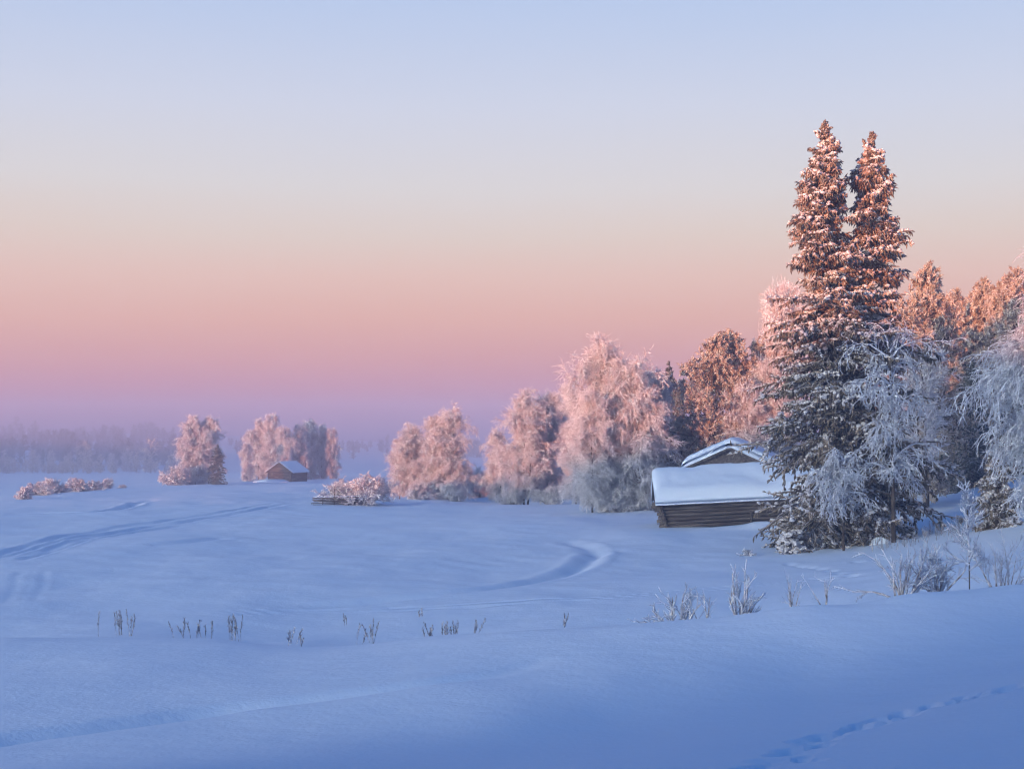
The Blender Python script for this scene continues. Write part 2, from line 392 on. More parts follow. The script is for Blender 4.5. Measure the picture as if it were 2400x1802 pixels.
def seg_dist(X, Y, line):
    best = np.full(X.shape, 1e9); side = np.zeros(X.shape); al = np.zeros(X.shape); tot = 0; 
    n = len(line) - 1
    for i in range(n):
        a, b = line[i], line[i + 1]; dx, dy = b - a; l2 = dx * dx + dy * dy + 1e-9
        t = np.clip(((X - a[0]) * dx + (Y - a[1]) * dy) / l2, 0, 1)
        ex = X - a[0] - t * dx; ey = Y - a[1] - t * dy; d = np.hypot(ex, ey)
        m = d < best; best = np.where(m, d, best)
        side = np.where(m, np.sign(dx * ey - dy * ex), side); al = np.where(m, (i + t) / n, al)
    return best, side, al

def make_ground():
    th_v = np.linspace(R_(-23.5), R_(23.5), 860)
    th_o = np.linspace(R_(23.5), R_(336.5), 300)[1:-1]
    th = np.concatenate([th_v, th_o])
    r = np.concatenate([[0.01], np.exp(np.linspace(math.log(1.5), math.log(6), 24)), np.exp(np.linspace(math.log(6.05), math.log(260), 780)), np.exp(np.linspace(math.log(264), math.log(1690), 70))])
    TH, RR = np.meshgrid(th, r)
    X = RR * np.sin(TH); Y = RR * np.cos(TH)
    Z = base_z(X, Y)
    und = 0.10 * vnoise(X / 9, Y / 14, 1) + 0.05 * vnoise(X / 3.1, Y / 5, 2) + 0.018 * vnoise(X / 1.1, Y / 1.3, 3)
    Z += und * np.clip(RR / 30, 0.25, 1.6)
    dz = np.zeros_like(Z)
    lines = []
    for px, hw, dp, dbl in TRACKS:
        hw = hw * 0.62
        pts = catmull(hit([p[0] for p in px], [p[1] for p in px]))
        lines.append((pts, hw, dp, dbl))
    for px, hw, dp in NEAR:
        lines.append((catmull(hit([p[0] for p in px], [p[1] for p in px])), hw, dp, 0))
    for li, (pts, hw, dp, dbl) in enumerate(lines):
        mn = pts.min(0) - 9; mx = pts.max(0) + 9
        m = (X > mn[0]) & (X < mx[0]) & (Y > mn[1]) & (Y < mx[1]) & (RR > 5)
        if not m.any(): continue
        xs, ys = X[m], Y[m]
        wob = 0.35 * hw * vnoise(xs / 1.9, ys / 1.9, 20 + li)
        d, sd_, al = seg_dist(xs + wob, ys + wob, pts)
        fade = np.clip(al / 0.08, 0, 1) * np.clip((1 - al) / (0.15 if li < len(TRACKS) else 0.4), 0, 1)
        amp = 0.75 + 0.45 * vnoise(xs / 2.7, ys / 2.7, 40 + li)
        offs = [0] if not dbl else [-dbl / 2, dbl / 2]
        acc = np.zeros(len(xs))
        for o_ in offs:
            if not dbl and hw < 0.49 and li < len(TRACKS):                  # a small step down, drifted in on its far side
                es = d * sd_; scl = hw * (1.0 if li < len(TRACKS) else 1.5)
                drop = 2.4 * scl * 5.0 / np.hypot(xs, ys)
                acc += -drop / (1 + np.exp(-np.clip(es / scl, -30, 30))) * np.exp(-np.maximum(es, 0) / (7 * scl)) * np.clip(al / 0.3, 0, 1) * np.clip((1 - al) / 0.45, 0, 1) ** 1.5
                continue
            e = np.abs(d * sd_ - o_) if dbl else d
            acc += -1.5 * dp * np.exp(-(e / hw) ** 2 * 1.4) + dp * (0.35 if li < len(TRACKS) else 0.0) * np.exp(-((e - hw * 1.7) / (hw * 0.6)) ** 2)
        dz[m] += acc * fade * amp
    # footprints across the near slope
    rg = rngs(77)
    tr = catmull(hit([1780, 1922, 2051, 2180, 2300, 2440], [1815, 1745, 1694, 1650, 1622, 1590]), 24)
    for p in tr[::2]:
        for k in range(1 + (rg.uniform() < 0.4)):
            c = p + rg.normal(0, 0.16, 2)
            rad = rg.uniform(0.09, 0.16); m = (np.abs(X - c[0]) < 0.8) & (np.abs(Y - c[1]) < 0.8)
            e = np.hypot(X[m] - c[0], (Y[m] - c[1]) * 0.8)
            dz[m] = np.minimum(dz[m], -rg.uniform(0.07, 0.17) * np.exp(-(e / rad) ** 2)) + 0.012 * np.exp(-((e - rad * 1.8) / 0.07) ** 2)
    for u, v in [(1850,1322),(1875,1325),(1897,1328),(1920,1331),(1944,1336),(1970,1341),(1996,1346),(2010,1318),(2030,1316),(2050,1312),(2075,1310)]:
        c = hit([u], [v])[0]; m = (np.abs(X - c[0]) < 1.0) & (np.abs(Y - c[1]) < 1.5)
        dz[m] -= 0.12 * np.exp(-((X[m] - c[0]) / 0.2) ** 2 - ((Y[m] - c[1]) / 0.35) ** 2)
    # drift against the front barn
    Z += 0.38 * np.exp(-((Y - 73.0) / 0.9) ** 2) * np.clip((X - 9.5) / 3.0, 0, 1) * np.clip((19 - X) / 2, 0, 1) * (0.7 + 0.5 * vnoise(X / 1.3, Y / 3, 91))
    Z += dz
    nr, nth = Z.shape
    V = np.stack([X, Y, Z], -1).reshape(-1, 3)
    i = np.arange(nr - 1)[:, None] * nth; j = np.arange(nth)[None]; j2 = (j + 1) % nth
    q = np.stack([i + j, i + nth + j, i + nth + j2, i + j2], -1).reshape(-1, 4)
    b = MB(); b.add(V, q[:, ::-1])
    return tag(b.build('ground', M['snow']), kind='structure')
ground = make_ground()

# haze: even air round everything
hz = MB(); hz.box((0, 700, -4.0), (3420, 2010, 52)); hz_o = hz.build('haze', M['snow'], smooth=False)
hz_o.data.materials.clear()
hm = bpy.data.materials.new('haze_air'); hm.use_nodes = True; hn = hm.node_tree; hn.nodes.clear()
ho = hn.nodes.new('ShaderNodeOutputMaterial'); pv = hn.nodes.new('ShaderNodeVolumePrincipled')
pv.inputs['Color'].default_value = (0.55, 0.59, 0.76, 1); pv.inputs['Density'].default_value = 0.0016; pv.inputs['Anisotropy'].default_value = 0.0
hn.links.new(pv.outputs[0], ho.inputs['Volume']); hz_o.data.materials.append(hm)
tag(hz_o, 'pale blue and mauve winter mist lying over the valley', 'haze', kind='stuff')

# ------------------------------------------------------------------ plants
Z3 = np.array([0, 0, 1.0])
def grow(P, n, t0, t1, Ln, ang, grav, K, jit, rg, up0=0.0, flat=1.0, ang_j=0.25, Lpar=None, out=0.0):
    """n children on every parent polyline; returns polylines, attach parameter, parent index"""
    Np, Kp, _ = P.shape
    idx = np.repeat(np.arange(Np), n)
    t = t0 + (t1 - t0) * ((np.tile(np.arange(n), Np) + rg.uniform(0, 1, Np * n)) / n)
    f = np.clip(t * (Kp - 1), 0, Kp - 1.001); i = f.astype(int); w_ = (f - i)[:, None]
    st = P[idx, i] * (1 - w_) + P[idx, i + 1] * w_
    tan = nrm(P[idx, i + 1] - P[idx, i])
    rv = rg.normal(size=(Np * n, 3)); rv[:, 2] *= flat
    perp = nrm(rv - (rv * tan).sum(-1, keepdims=True) * tan)
    if flat < 1: perp[:, 2] *= flat; perp = nrm(perp)
    a = (ang + rg.normal(0, ang_j, Np * n))[:, None]
    d = nrm(tan * np.cos(a) + perp * np.sin(a) + Z3 * up0)
    Lc = (Ln if Lpar is None else Ln * Lpar[idx]) * rg.uniform(0.6, 1.25, Np * n)
    stp = (Lc / (K - 1))[:, None]
    pts = [st]
    for k in range(K - 1):
        d = nrm(d + jit * rg.normal(size=d.shape) - Z3 * grav)
        pts.append(pts[-1] + d * stp)
    return np.stack(pts, 1), t, idx
def taper(n, K, r0, r1):
    return np.broadcast_to(np.linspace(r0, r1, K)[None], (n, K))
def bend_trunk(H, K, rg, wob, lean=(0, 0)):
    z = np.linspace(0, H, K); f = z / H
    x = np.cumsum(rg.normal(0, wob, K)) * f + lean[0] * f; y = np.cumsum(rg.normal(0, wob, K)) * f + lean[1] * f
    return np.stack([x - x[0], y - y[0], z], -1)[None]

def birch(H, W, seed, stems=((0, 0, 1.0),), limbs=44, nsec=8, ntw=8, nsp=4, weep=1.0, r=1.0, t_low=0.1, tw=0.75, curl=0.12, shape=None, frost=None, tr=None):
    """rime covered birch: trunk mesh, crown mesh (limbs, drooping twigs, rime)"""
    rg = rngs(seed); tb = MB(); cb = MB()
    for (ox, oy, hs) in stems:
        h = H * hs
        T = bend_trunk(h, 10, rg, 0.035 * H / 10, (ox * 1.6, oy * 1.6)) + np.array([ox, oy, 0])
        rt = tr or 0.010 * h + 0.02
        tb.tubes(T, taper(1, 10, rt, 0.02)[:, :] , 7, seed)
        Pn = max(8, int(limbs * hs))
        Lm, t, _ = grow(T, Pn, t_low, 0.985, 1.0, 0.85, 0.0, 2, 0.02, rg)
        prof = shape(t) if shape else (np.sin(np.pi * np.clip(0.12 + 0.80 * t, 0, 1)) ** 0.75 + 0.08)
        d = nrm(Lm[:, 1] - Lm[:, 0]); d[:, 2] = np.abs(d[:, 2]) * 0.7 + 0.15 + 0.35 * t; d = nrm(d)
        LL = W * prof * rg.uniform(0.6, 1.2, Pn)
        K = 7; pts = [Lm[:, 0]]
        for k in range(K - 1):
            d = nrm(d + 0.10 * rg.normal(size=d.shape) - Z3 * 0.13 * weep * (k + 0.4) * 0.6)
            pts.append(pts[-1] + d * (LL / (K - 1))[:, None])
        Lm = np.stack(pts, 1)
        cb.tubes(Lm, taper(Pn, K, 0.03 * r + 0.015, 0.014 * r), 4, seed + 1, mat=1)
        Sc, _, ix = grow(Lm, nsec, 0.15, 1.0, 0.36, 0.75, 0.14 * weep, 5, 0.12, rg, Lpar=LL + 0.4)
        cb.tubes(Sc, taper(len(Sc), 5, 0.022 * r, 0.012 * r), 3, seed + 2, mat=1)
        Tw, _, _ = grow(np.concatenate([Sc]), ntw, 0.1, 1.0, tw * H / 12, 0.8, 0.30 * weep, 4, curl, rg)
        cb.tubes(Tw, taper(len(Tw), 4, 0.019 * r, 0.008 * r), 3, seed + 3)
        if nsp:
            Sp, _, _ = grow(Tw, nsp, 0.15, 1.0, 0.32 * tw * H / 12 + 0.06, 0.7, 0.22 * weep, 3, curl, rg)
            cb.tubes(Sp, taper(len(Sp), 3, 0.014 * r, 0.006 * r), 3, seed + 4)
    return tb.mesh('trunk', M['bark']), cb.mesh('crown', frost or [M['frost'], M['frost_thin']])

def spruce(H, width, seed, step=0.34, nb=6, nsec=7, nf=7, fl=0.30, fr=0.045, base=0.06, snow=1.0, lean=(0, 0), rag=0.5, mats=None, hang=0.5, trunk_r=0.19):
    rg = rngs(seed); tb = MB(); cb = MB(); sb = MB()
    T = bend_trunk(H, 14, rg, 0.03, lean); tb.tubes(T, taper(1, 14, trunk_r, 0.02), 8, seed)
    zs = []; z = H * base
    while z < H * 0.995:
        zs.append(z); z += step * rg.uniform(0.7, 1.3) * (0.6 + 0.4 * min(1, (H - z) / (0.4 * H)))
    zs = np.array(zs); f = zs / H
    Zb = np.repeat(zs, nb) + rg.normal(0, 0.08, len(zs) * nb); fb = np.clip(Zb / H, 0, 1)
    az = rg.uniform(0, 6.283, len(Zb))
    lump = 1 + rag * vnoise(az * 1.3 + 7, Zb * 1.1, seed) + 0.5 * rag * vnoise(az * 3.1, Zb * 2.6, seed + 1)
    Lb = np.array([width(q) for q in fb]) * rg.uniform(0.6, 1.15, len(fb)) * np.clip(lump, 0.35, 1.7)
    Lb = np.minimum(np.maximum(Lb, 0.14), 0.05 + 0.28 * (H - Zb).clip(0) ** 1.0 + 0.12 * rg.uniform(0, 1, len(Lb)) ** 3)
    cx = np.interp(Zb, T[0, :, 2], T[0, :, 0]); cyy = np.interp(Zb, T[0, :, 2], T[0, :, 1])
    K = 6; s = np.linspace(0, 1, K)[None]
    e = np.interp(fb, [0, 0.25, 0.6, 0.9, 1], [-0.55, -0.35, 0.0, 0.45, 1.2])[:, None] + rg.normal(0, 0.12, (len(fb), 1))
    rr = Lb[:, None] * s
    dz = Lb[:, None] * (e * s - 0.55 * s ** 2 + 0.42 * s ** 3)
    B = np.stack([cx[:, None] + np.cos(az)[:, None] * rr, cyy[:, None] + np.sin(az)[:, None] * rr, Zb[:, None] + dz], -1)
    B[:, 1:] += rg.normal(0, 0.02, B[:, 1:].shape)
    cb.tubes(B, taper(len(B), K, 0.04, 0.02), 4, seed + 2)
    Sc, _, ix = grow(B, nsec, 0.2, 1.0, 0.36, 0.85, 0.05, 4, 0.08, rg, flat=0.25, Lpar=Lb + 0.35 * np.clip((H - Zb) / 3.0, 0.1, 1))
    cb.tubes(Sc, np.broadcast_to(np.array([0.03, 0.05, 0.045, 0.015]), (len(Sc), 4)), 4, seed + 3)
    tipf = np.clip((H - Zb) / 2.6, 0.22, 1)
    Fg, _, _ = grow(Sc, nf, 0.1, 1.0, fl, 0.9, hang, 3, 0.15, rg, Lpar=tipf[ix])
    cb.tubes(Fg, np.broadcast_to(np.array([0.5, 1.0, 0.2]) * fr, (len(Fg), 3)), 4, seed + 4)
    Fb, _, _ = grow(B, nf + 2, 0.15, 1.0, fl, 0.9, hang, 3, 0.15, rg, Lpar=tipf)
    cb.tubes(Fb, np.broadcast_to(np.array([0.5, 1.0, 0.2]) * fr, (len(Fb), 3)), 4, seed + 5)
    tr = tb.mesh('trunk', M['bark']); cr = cb.mesh('crown', mats or M['needles'])
    if not snow: return tr, cr, None
    pick = (rg.uniform(0, 1, len(B)) + 2.0 * (Zb > H - 0.9))[ix] < 0.7 * snow
    pc = Sc[pick]; lp = rg.uniform(0, 1, (len(pc), 9)) * 2.999; li = lp.astype(int); lf = (lp - li)[..., None]; ar = np.arange(len(pc))[:, None]
    cs = (pc[ar, li] * (1 - lf) + pc[ar, li + 1] * lf).reshape(-1, 3)
    cs = cs + np.array([0, 0, 0.045]) + rg.normal(0, 0.03, cs.shape)
    sb.blobs(cs, rg.gamma(4, 0.0095, len(cs)) + 0.025, 0.75, seed + 6)
    return tr, cr, sb.mesh('snow', M['bough_snow'])

def pine(H, W, seed, limbs=46, nsec=7, ntuft=3, nf=9, t_low=0.25, fl=0.26, fr=0.04, mats=None, shape=None):
    rg = rngs(seed); tb = MB(); cb = MB()
    T = bend_trunk(H, 12, rg, 0.03); tb.tubes(T, taper(1, 12, 0.016 * H, 0.03), 7, seed)
    Lm, t, _ = grow(T, limbs, t_low, 0.99, 1.0, 1.1, 0.0, 2, 0.02, rg)
    q = (t - t_low) / (1 - t_low)
    prof = shape(q) if shape else (0.25 + 0.85 * np.sin(np.pi * np.clip(0.18 + 0.8 * q, 0, 1)))
    LL = W * prof * rg.uniform(0.55, 1.2, limbs)
    d = nrm(Lm[:, 1] - Lm[:, 0]); d[:, 2] = -0.1 + 0.75 * q + rg.normal(0, 0.12, limbs); d = nrm(d)
    pts = [Lm[:, 0]]
    for k in range(5):
        d = nrm(d + 0.12 * rg.normal(size=d.shape) + Z3 * (0.10 if k > 2 else -0.06)); pts.append(pts[-1] + d * (LL / 5)[:, None])
    Lm = np.stack(pts, 1); cb.tubes(Lm, taper(limbs, 6, 0.05, 0.025), 4, seed + 1, mat=1)
    Sc, _, ix = grow(Lm, nsec, 0.25, 1.0, 0.38, 0.8, -0.08, 4, 0.12, rg, Lpar=LL + 0.4)
    cb.tubes(Sc, taper(len(Sc), 4, 0.03, 0.018), 3, seed + 2, mat=1)
    Tb, _, _ = grow(Sc, ntuft, 0.35, 1.0, 0.3, 0.7, -0.15, 3, 0.12, rg)
    cb.tubes(Tb, taper(len(Tb), 3, 0.03, 0.03), 3, seed + 3)
    Fg, _, _ = grow(Tb, nf, 0.3, 1.0, fl, 0.85, -0.02, 3, 0.1, rg)
    cb.tubes(Fg, np.broadcast_to(np.array([0.5, 1.0, 0.25]) * fr, (len(Fg), 3)), 4, seed + 4)
    return tb.mesh('trunk', M['bark']), cb.mesh('crown', [mats or M['pine'], M['bark']])

def bush(H, W, seed, stems=26, n2=7, n3=7, n4=4, r=1.0, spread=0.9, grav=0.10, mats=None, K1=6, curl=0.14):
    """many stems from the ground; dome outline"""
    rg = rngs(seed); sm = MB(); tw = MB()
    az = rg.uniform(0, 6.283, stems); tl = np.abs(rg.normal(0, spread * 0.55, stems)).clip(0, 1.35)
    d = np.stack([np.cos(az) * np.sin(tl), np.sin(az) * np.sin(tl), np.cos(tl)], -1)
    LL = H * (1 / np.sqrt((np.cos(tl)) ** 2 + (np.sin(tl) * H / W) ** 2)) * rg.uniform(0.65, 1.05, stems)
    p = np.stack([np.cos(az), np.sin(az), np.zeros(stems)], -1) * (rg.uniform(0, 0.18, stems) * W)[:, None]
    p[:, 2] -= 0.1; pts = [p]
    for k in range(K1 - 1):
        d = nrm(d + 0.08 * rg.normal(size=d.shape) - Z3 * grav * 0.5); pts.append(pts[-1] + d * (LL / (K1 - 1))[:, None])
    A = np.stack(pts, 1); sm.tubes(A, taper(stems, K1, 0.022 * r + 0.006, 0.009 * r), 4, seed, mat=0)
    B, _, ix = grow(A, n2, 0.2, 1.0, 0.4, 0.6, grav * 0.7, 5, curl, rg, Lpar=LL)
    tw.tubes(B, taper(len(B), 5, 0.014 * r, 0.008 * r), 3, seed + 1)
    lb = np.repeat(LL, n2)
    Cc, _, _ = grow(B, n3, 0.15, 1.0, 0.2, 0.65, grav, 4, curl, rg, Lpar=lb)
    tw.tubes(Cc, taper(len(Cc), 4, 0.012 * r, 0.006 * r), 3, seed + 2)
    if n4:
        Dd, _, _ = grow(Cc, n4, 0.2, 1.0, 0.085, 0.7, grav, 3, curl, rg, Lpar=np.repeat(lb, n3))
        tw.tubes(Dd, taper(len(Dd), 3, 0.010 * r, 0.005 * r), 3, seed + 3)
    return sm.mesh('stem', M['frost_thin']), tw.mesh('twigs', mats or M['frost'])

def plant(name, meshes, loc, label, cat, group=None, sx=1.0, sz=None, rz=0.0, sink=0.08, parts=('trunk', 'crown', 'snow_load')):
    loc = np.array(loc, float); loc[2] -= sink
    o = thing(name, loc, label, cat, group, rz)
    o.scale = (sx, sx, sz or sx)
    for nm, me in zip(parts, meshes):
        if me is not None: link(nm, me, o)
    return o
def height(u, vtop, loc):
    return at(u, vtop, loc[1])[2] - loc[2]

# ---- the two tall spruces by the barns
def w_left(f): return float(np.interp(f, [0, .04, .12, .25, .4, .55, .7, .8, .9, .965, 1], [2.1, 2.35, 2.3, 2.25, 2.15, 1.85, 1.5, 1.05, 0.6, 0.3, 0.2]))
def w_right(f): return float(np.interp(f, [0, .08, .2, .35, .5, .65, .8, .92, 1], [1.7, 2.8, 2.5, 2.2, 1.9, 1.5, 1.1, 0.6, 0.15]))
pA = ground_at(1958, 62.5); HA = height(1935, 278, pA)
plant('spruce', spruce(HA, w_left, 11, lean=(-0.5, 0), base=0.04, step=0.36, nb=7, nsec=9, nf=9, fl=0.26, fr=0.04, rag=0.75), pA, 'taller spruce of the pair by the log barns, its bare twiggy tip highest', 'spruce tree', 'tall spruces beside the barns')
pB = ground_at(2032, 64.0); HB = height(2045, 308, pB)
plant('spruce', spruce(HB, w_right, 23, lean=(0.3, 0), base=0.1, step=0.4, nb=6, nsec=9, nf=9, fl=0.28, fr=0.04, rag=0.85), pB, 'narrower spruce of the tall pair, bare trunk showing behind the weeping birch', 'spruce tree', 'tall spruces beside the barns')
print('SPRUCE', pA, HA, pB, HB)
# young snow-bent spruce at their foot
q = ground_at(1850, 60.5)
plant('young_spruce', spruce(1.9, lambda f: 2.0 * (1 - 0.8 * f), 31, step=0.16, nb=7, nsec=6, nf=6, fl=0.2, fr=0.035, base=0.05, snow=1.2), q, 'low spreading young spruce weighed down by snow at the foot of the tall spruces', 'young spruce', sink=0.05)

# ---- weeping birch in front of the spruces
def shp(t): return 0.35 + 0.8 * np.sin(np.pi * np.clip(1.05 - 0.85 * t, 0, 1))
fb = birch(9.6, 2.1, 41, limbs=26, nsec=6, ntw=4, nsp=3, weep=1.2, r=1.4, t_low=0.28, tw=0.9, curl=0.34, shape=shp, frost=[M['rime'], M['rime']])
q = ground_at(2092, 60.0); plant('birch', fb, q, 'birch with curly rime-covered drooping twigs hanging in front of the tall spruces', 'birch tree', sx=height(2060, 800, q) / 9.6)
fb2 = birch(4.6, 1.6, 43, limbs=20, nsec=5, ntw=5, nsp=3, weep=1.5, r=1.3, t_low=0.45, tw=1.5, curl=0.36, frost=[M['rime'], M['rime']])
q = ground_at(1975, 59.6); plant('birch', fb2, q, 'small weeping birch, a white tangle low in front of the taller spruce trunk', 'birch tree', sx=height(1960, 1065, q) / 4.6)
sb_ = birch(6.5, 1.6, 47, limbs=26, nsec=7, ntw=5, nsp=3, weep=-0.3, r=1.1, t_low=0.3, tw=0.7, curl=0.16)
q = ground_at(2172, 74); plant('birch', sb_, q, 'thin open young birch with upswept white twigs between the tall spruces and the dark wood', 'birch tree', sx=height(2172, 850, q) / 6.5)

# ---- near birch at the right edge
nb_ = birch(10.5, 2.5, 53, limbs=56, nsec=8, ntw=8, nsp=4, weep=1.3, r=1.05, t_low=0.10, tw=1.0, curl=0.24, shape=lambda t: np.interp(t, [0, .1, .3, .5, .65, .8, 1], [.7, .95, 1.1, 1.1, .75, .45, .3]), frost=[M['rime'], M['rime']])
q = ground_at(2478, 52); plant('birch', nb_, q, 'big weeping birch at the right edge with long rime-white hanging branches', 'birch tree', sx=1.0)
q = ground_at(2338, 57); plant('spruce', spruce(5.0, lambda f: 1.15 * (1 - 0.85 * f) + 0.1, 59, step=0.26, nb=6, base=0.08), q, 'short dark spruce tucked behind the hanging branches of the right-edge birch', 'spruce tree', sx=height(2325, 1010, q) / 5.0)

# ---- birch and pine prototypes
BA = birch(12, 2.9, 61, stems=((0, 0, 1.0), (0.5, 0.2, 0.86)), limbs=52, nsec=8, ntw=8, nsp=5, weep=0.5, r=1.35, t_low=0.03)
BB = birch(12, 2.7, 67, limbs=76, nsec=9, ntw=8, nsp=5, weep=0.5, r=1.35, t_low=0.03)
BC = birch(12, 3.3, 71, stems=((0, 0, 1.0), (-0.7, 0.2, 0.8)), limbs=56, nsec=8, ntw=8, nsp=5, weep=0.7, t_low=0.02, r=1.35)
FA = birch(10, 2.3, 73, limbs=60, nsec=8, ntw=8, nsp=3, weep=0.65, r=2.0, t_low=0.03, tw=0.9)
FB = birch(10, 2.6, 79, stems=((0, 0, 1.0), (0.5, 0, 0.85)), limbs=48, nsec=8, ntw=7, nsp=3, weep=0.75, r=2.0, t_low=0.03, tw=0.9)
PA = pine(12, 2.6, 83, limbs=72, nsec=8, t_low=0.1); PB = pine(12, 2.2, 89, limbs=64, nsec=8, t_low=0.1)
PC = pine(12, 2.1, 91, limbs=90, nsec=7, t_low=0.1, shape=lambda q: 0.16 + 0.95 * (1 - q) ** 0.75)
DS = spruce(12, lambda f: 2.1 * (1 - f) ** 0.8 + 0.15, 97, step=0.5, nb=6, nsec=5, nf=5, fl=0.42, fr=0.075, snow=0, mats=M['dark_needles'])
DSN = spruce(12, lambda f: 1.6 * (1 - f) ** 0.8 + 0.12, 101, step=0.5, nb=5, nsec=5, nf=5, fl=0.42, fr=0.075, snow=0, mats=M['dark_needles'])
BU = bush(2.0, 2.3, 103, r=2.2, stems=34, n4=5)
BU2 = bush(1.6, 2.0, 107, stems=34, n2=7, n3=6, n4=4, r=3.4)

def row(name, cat, group, items, nominal, parts=('trunk', 'crown', 'snow_load')):
    for k, (me, u, vtop, d, wid, rz, label) in enumerate(items):
        q = ground_at(u, d); h = height(u, vtop, q)
        plant(name, me, q, label, cat, group, sx=h / nominal * wid, sz=h / nominal, rz=rz, parts=parts)

row('birch', 'birch tree', 'frosted birches along the field edge', [
 (BA, 1412, 795, 98, 0.95, 0.3, 'tallest frosted birch left of the barn, with two drooping pink-lit tops'),
 (BC, 1490, 838, 97, 0.95, 1.9, 'broad frosted birch directly behind the left end of the front barn'),
 (BB, 1388, 905, 95, 0.8, 4.1, 'lower frosted birch bulging left below the two-topped birch, blue with shade at its foot'),
 (BB, 1536, 858, 104, 0.75, 2.6, 'frosted birch just left of the dark little spruce behind the barns'),
 (BA, 1228, 918, 119, 1.05, 5.2, 'full frosted birch in the middle of the field edge, left of the tallest birch'),
 (BB, 1350, 985, 114, 1.0, 4.6, 'lower pink birch filling the gap left of the tallest birch'),
 (BB, 1284, 912, 121, 1.0, 0.7, 'frosted birch leaning on the right side of the full mid-field birch'),
 (BC, 1163, 1004, 128, 0.85, 2.9, 'slim frosted birch at the left shoulder of the full mid-field birch'),
 (BB, 1338, 890, 150, 0.8, 3.7, 'darker frosted birch top rising behind the gap left of the tallest birch'),
 (BA, 966, 995, 132, 1.1, 1.2, 'left birch of the small grove beside the dome-shaped bush'),
 (BB, 1029, 966, 131, 0.9, 5.0, 'slender middle birch of the small grove beside the dome-shaped bush'),
 (BC, 1062, 954, 130, 1.0, 0.1, 'right birch of the small grove, long frosted limbs reaching right'),
 (BB, 937, 1022, 134, 0.85, 3.0, 'short outer birch at the left rim of the small grove'),
], 13.0)
row('pine', 'pine tree', 'pines behind the barns', [
 (PA, 1672, 806, 99, 0.95, 0.4, 'orange-lit frosted pine, left one of the two tops above the rear barn'),
 (PA, 1722, 797, 100, 0.9, 3.4, 'orange-lit frosted pine rising straight above the rear barn roof'),
 (PB, 1783, 812, 101, 0.8, 1.4, 'smaller orange-lit pine between the rear barn and the tall spruce'),
 (PB, 1618, 860, 128, 0.8, 2.4, 'small far pine top between the dark spruce and the orange pines'),
 (PB, 1598, 985, 101, 1.1, 4.4, 'low bushy pine left of the rear barn gable'),
], 12.0)
row('birch', 'birch tree', 'frosted saplings behind the rear barn', [
 (BB, 1832, 690, 100, 0.55, 0.9, 'thin sparse pink birch showing just left of the taller spruce'),
 (BB, 1752, 905, 98, 0.9, 2.2, 'pink frosted birch sapling behind the rear barn roof'),
 (BB, 1812, 860, 99, 0.8, 4.9, 'frosted birch between the rear barn and the taller spruce'),
], 12.0)
row('spruce', 'spruce tree', 'dark spruces among the birches', [
 (DSN, 1568, 846, 126, 0.9, 0.3, 'small dark spruce with a pointed tip standing behind the frosted birches'),
 (DSN, 1592, 905, 122, 0.8, 2.3, 'lower dark spruce right beside the pointed dark one behind the birches'),
 (DS, 512, 1040, 206, 1.3, 1.0, 'dark snowy spruce growing against the right side of the far lone birch clump'),
], 12.0)

# ---- wood at the right
rg = rngs(5)
names = ['tallest', 'second']
wood = [
 (PA, 2165, 655, 82, 0.72, 0.2, 'orange-lit pine right beside the tall spruces, highest of the wood edge'),
 (PB, 2130, 740, 78, 0.9, 1.9, 'pine half hidden by the right side of the tall spruces'),
 (PC, 2205, 705, 104, 0.85, 1.0, 'pointed pine just right of the highest pine of the wood edge'),
 (PC, 2236, 692, 100, 0.8, 2.8, 'slim pine left of the lowest dip in the wood skyline'),
 (PC, 2262, 716, 108, 0.8, 3.9, 'short pine standing in the lowest dip of the wood skyline'),
 (PC, 2286, 700, 104, 0.8, 5.0, 'pointed pine right of the lowest dip in the wood skyline'),
 (PC, 2312, 668, 100, 0.8, 0.9, 'tall lit pine in the middle of the right-hand wood skyline'),
 (PC, 2345, 676, 98, 0.8, 1.4, 'lit pine above the hanging branches of the right-edge birch'),
 (PC, 2378, 648, 96, 0.85, 2.0, 'tallest lit pine near the right edge of the wood skyline'),
 (PB, 2425, 640, 100, 0.9, 3.0, 'pine cut by the right picture edge behind the big weeping birch'),
 (PC, 2190, 760, 94, 1.0, 3.4, 'lower lit pine tucked under the highest pine of the wood edge'),
 (PC, 2222, 775, 92, 1.0, 4.4, 'lower pine in front of the slim skyline pine'),
 (PB, 2285, 790, 92, 0.9, 4.0, 'lower pine in front of the wood, orange only at its top'),
 (PC, 2330, 760, 92, 0.9, 5.4, 'mid-height pine below the tall lit pine of the skyline'),
]
row('pine', 'pine tree', 'pines of the wood on the right', wood, 12.0)
dark = [
 (DS, 2195, 830, 96, 1.2, 0.1, 'shaded blue-grey spruce at the left end of the wood front'),
 (DS, 2235, 800, 92, 1.25, 1.1, 'shaded spruce in the middle of the wood front, wide dark skirts'),
 (DS, 2275, 840, 90, 1.3, 2.1, 'shaded spruce of the wood front beside the weeping birch'),
 (DS, 2320, 800, 94, 1.3, 3.1, 'shaded spruce seen through the twigs of the weeping birch'),
 (DS, 2375, 790, 92, 1.3, 4.1, 'shaded spruce hidden behind the thickest part of the weeping birch'),
 (DS, 2215, 780, 112, 1.2, 5.1, 'dark spruce in the second row behind the left wood front'),
 (DS, 2260, 770, 114, 1.2, 0.6, 'dark spruce in the second row behind the middle wood front'),
 (DS, 2150, 860, 104, 1.1, 1.6, 'dark spruce filling the gap behind the pair of tall spruces'),
]
row('spruce', 'spruce tree', 'shaded spruces of the wood on the right', dark, 12.0)

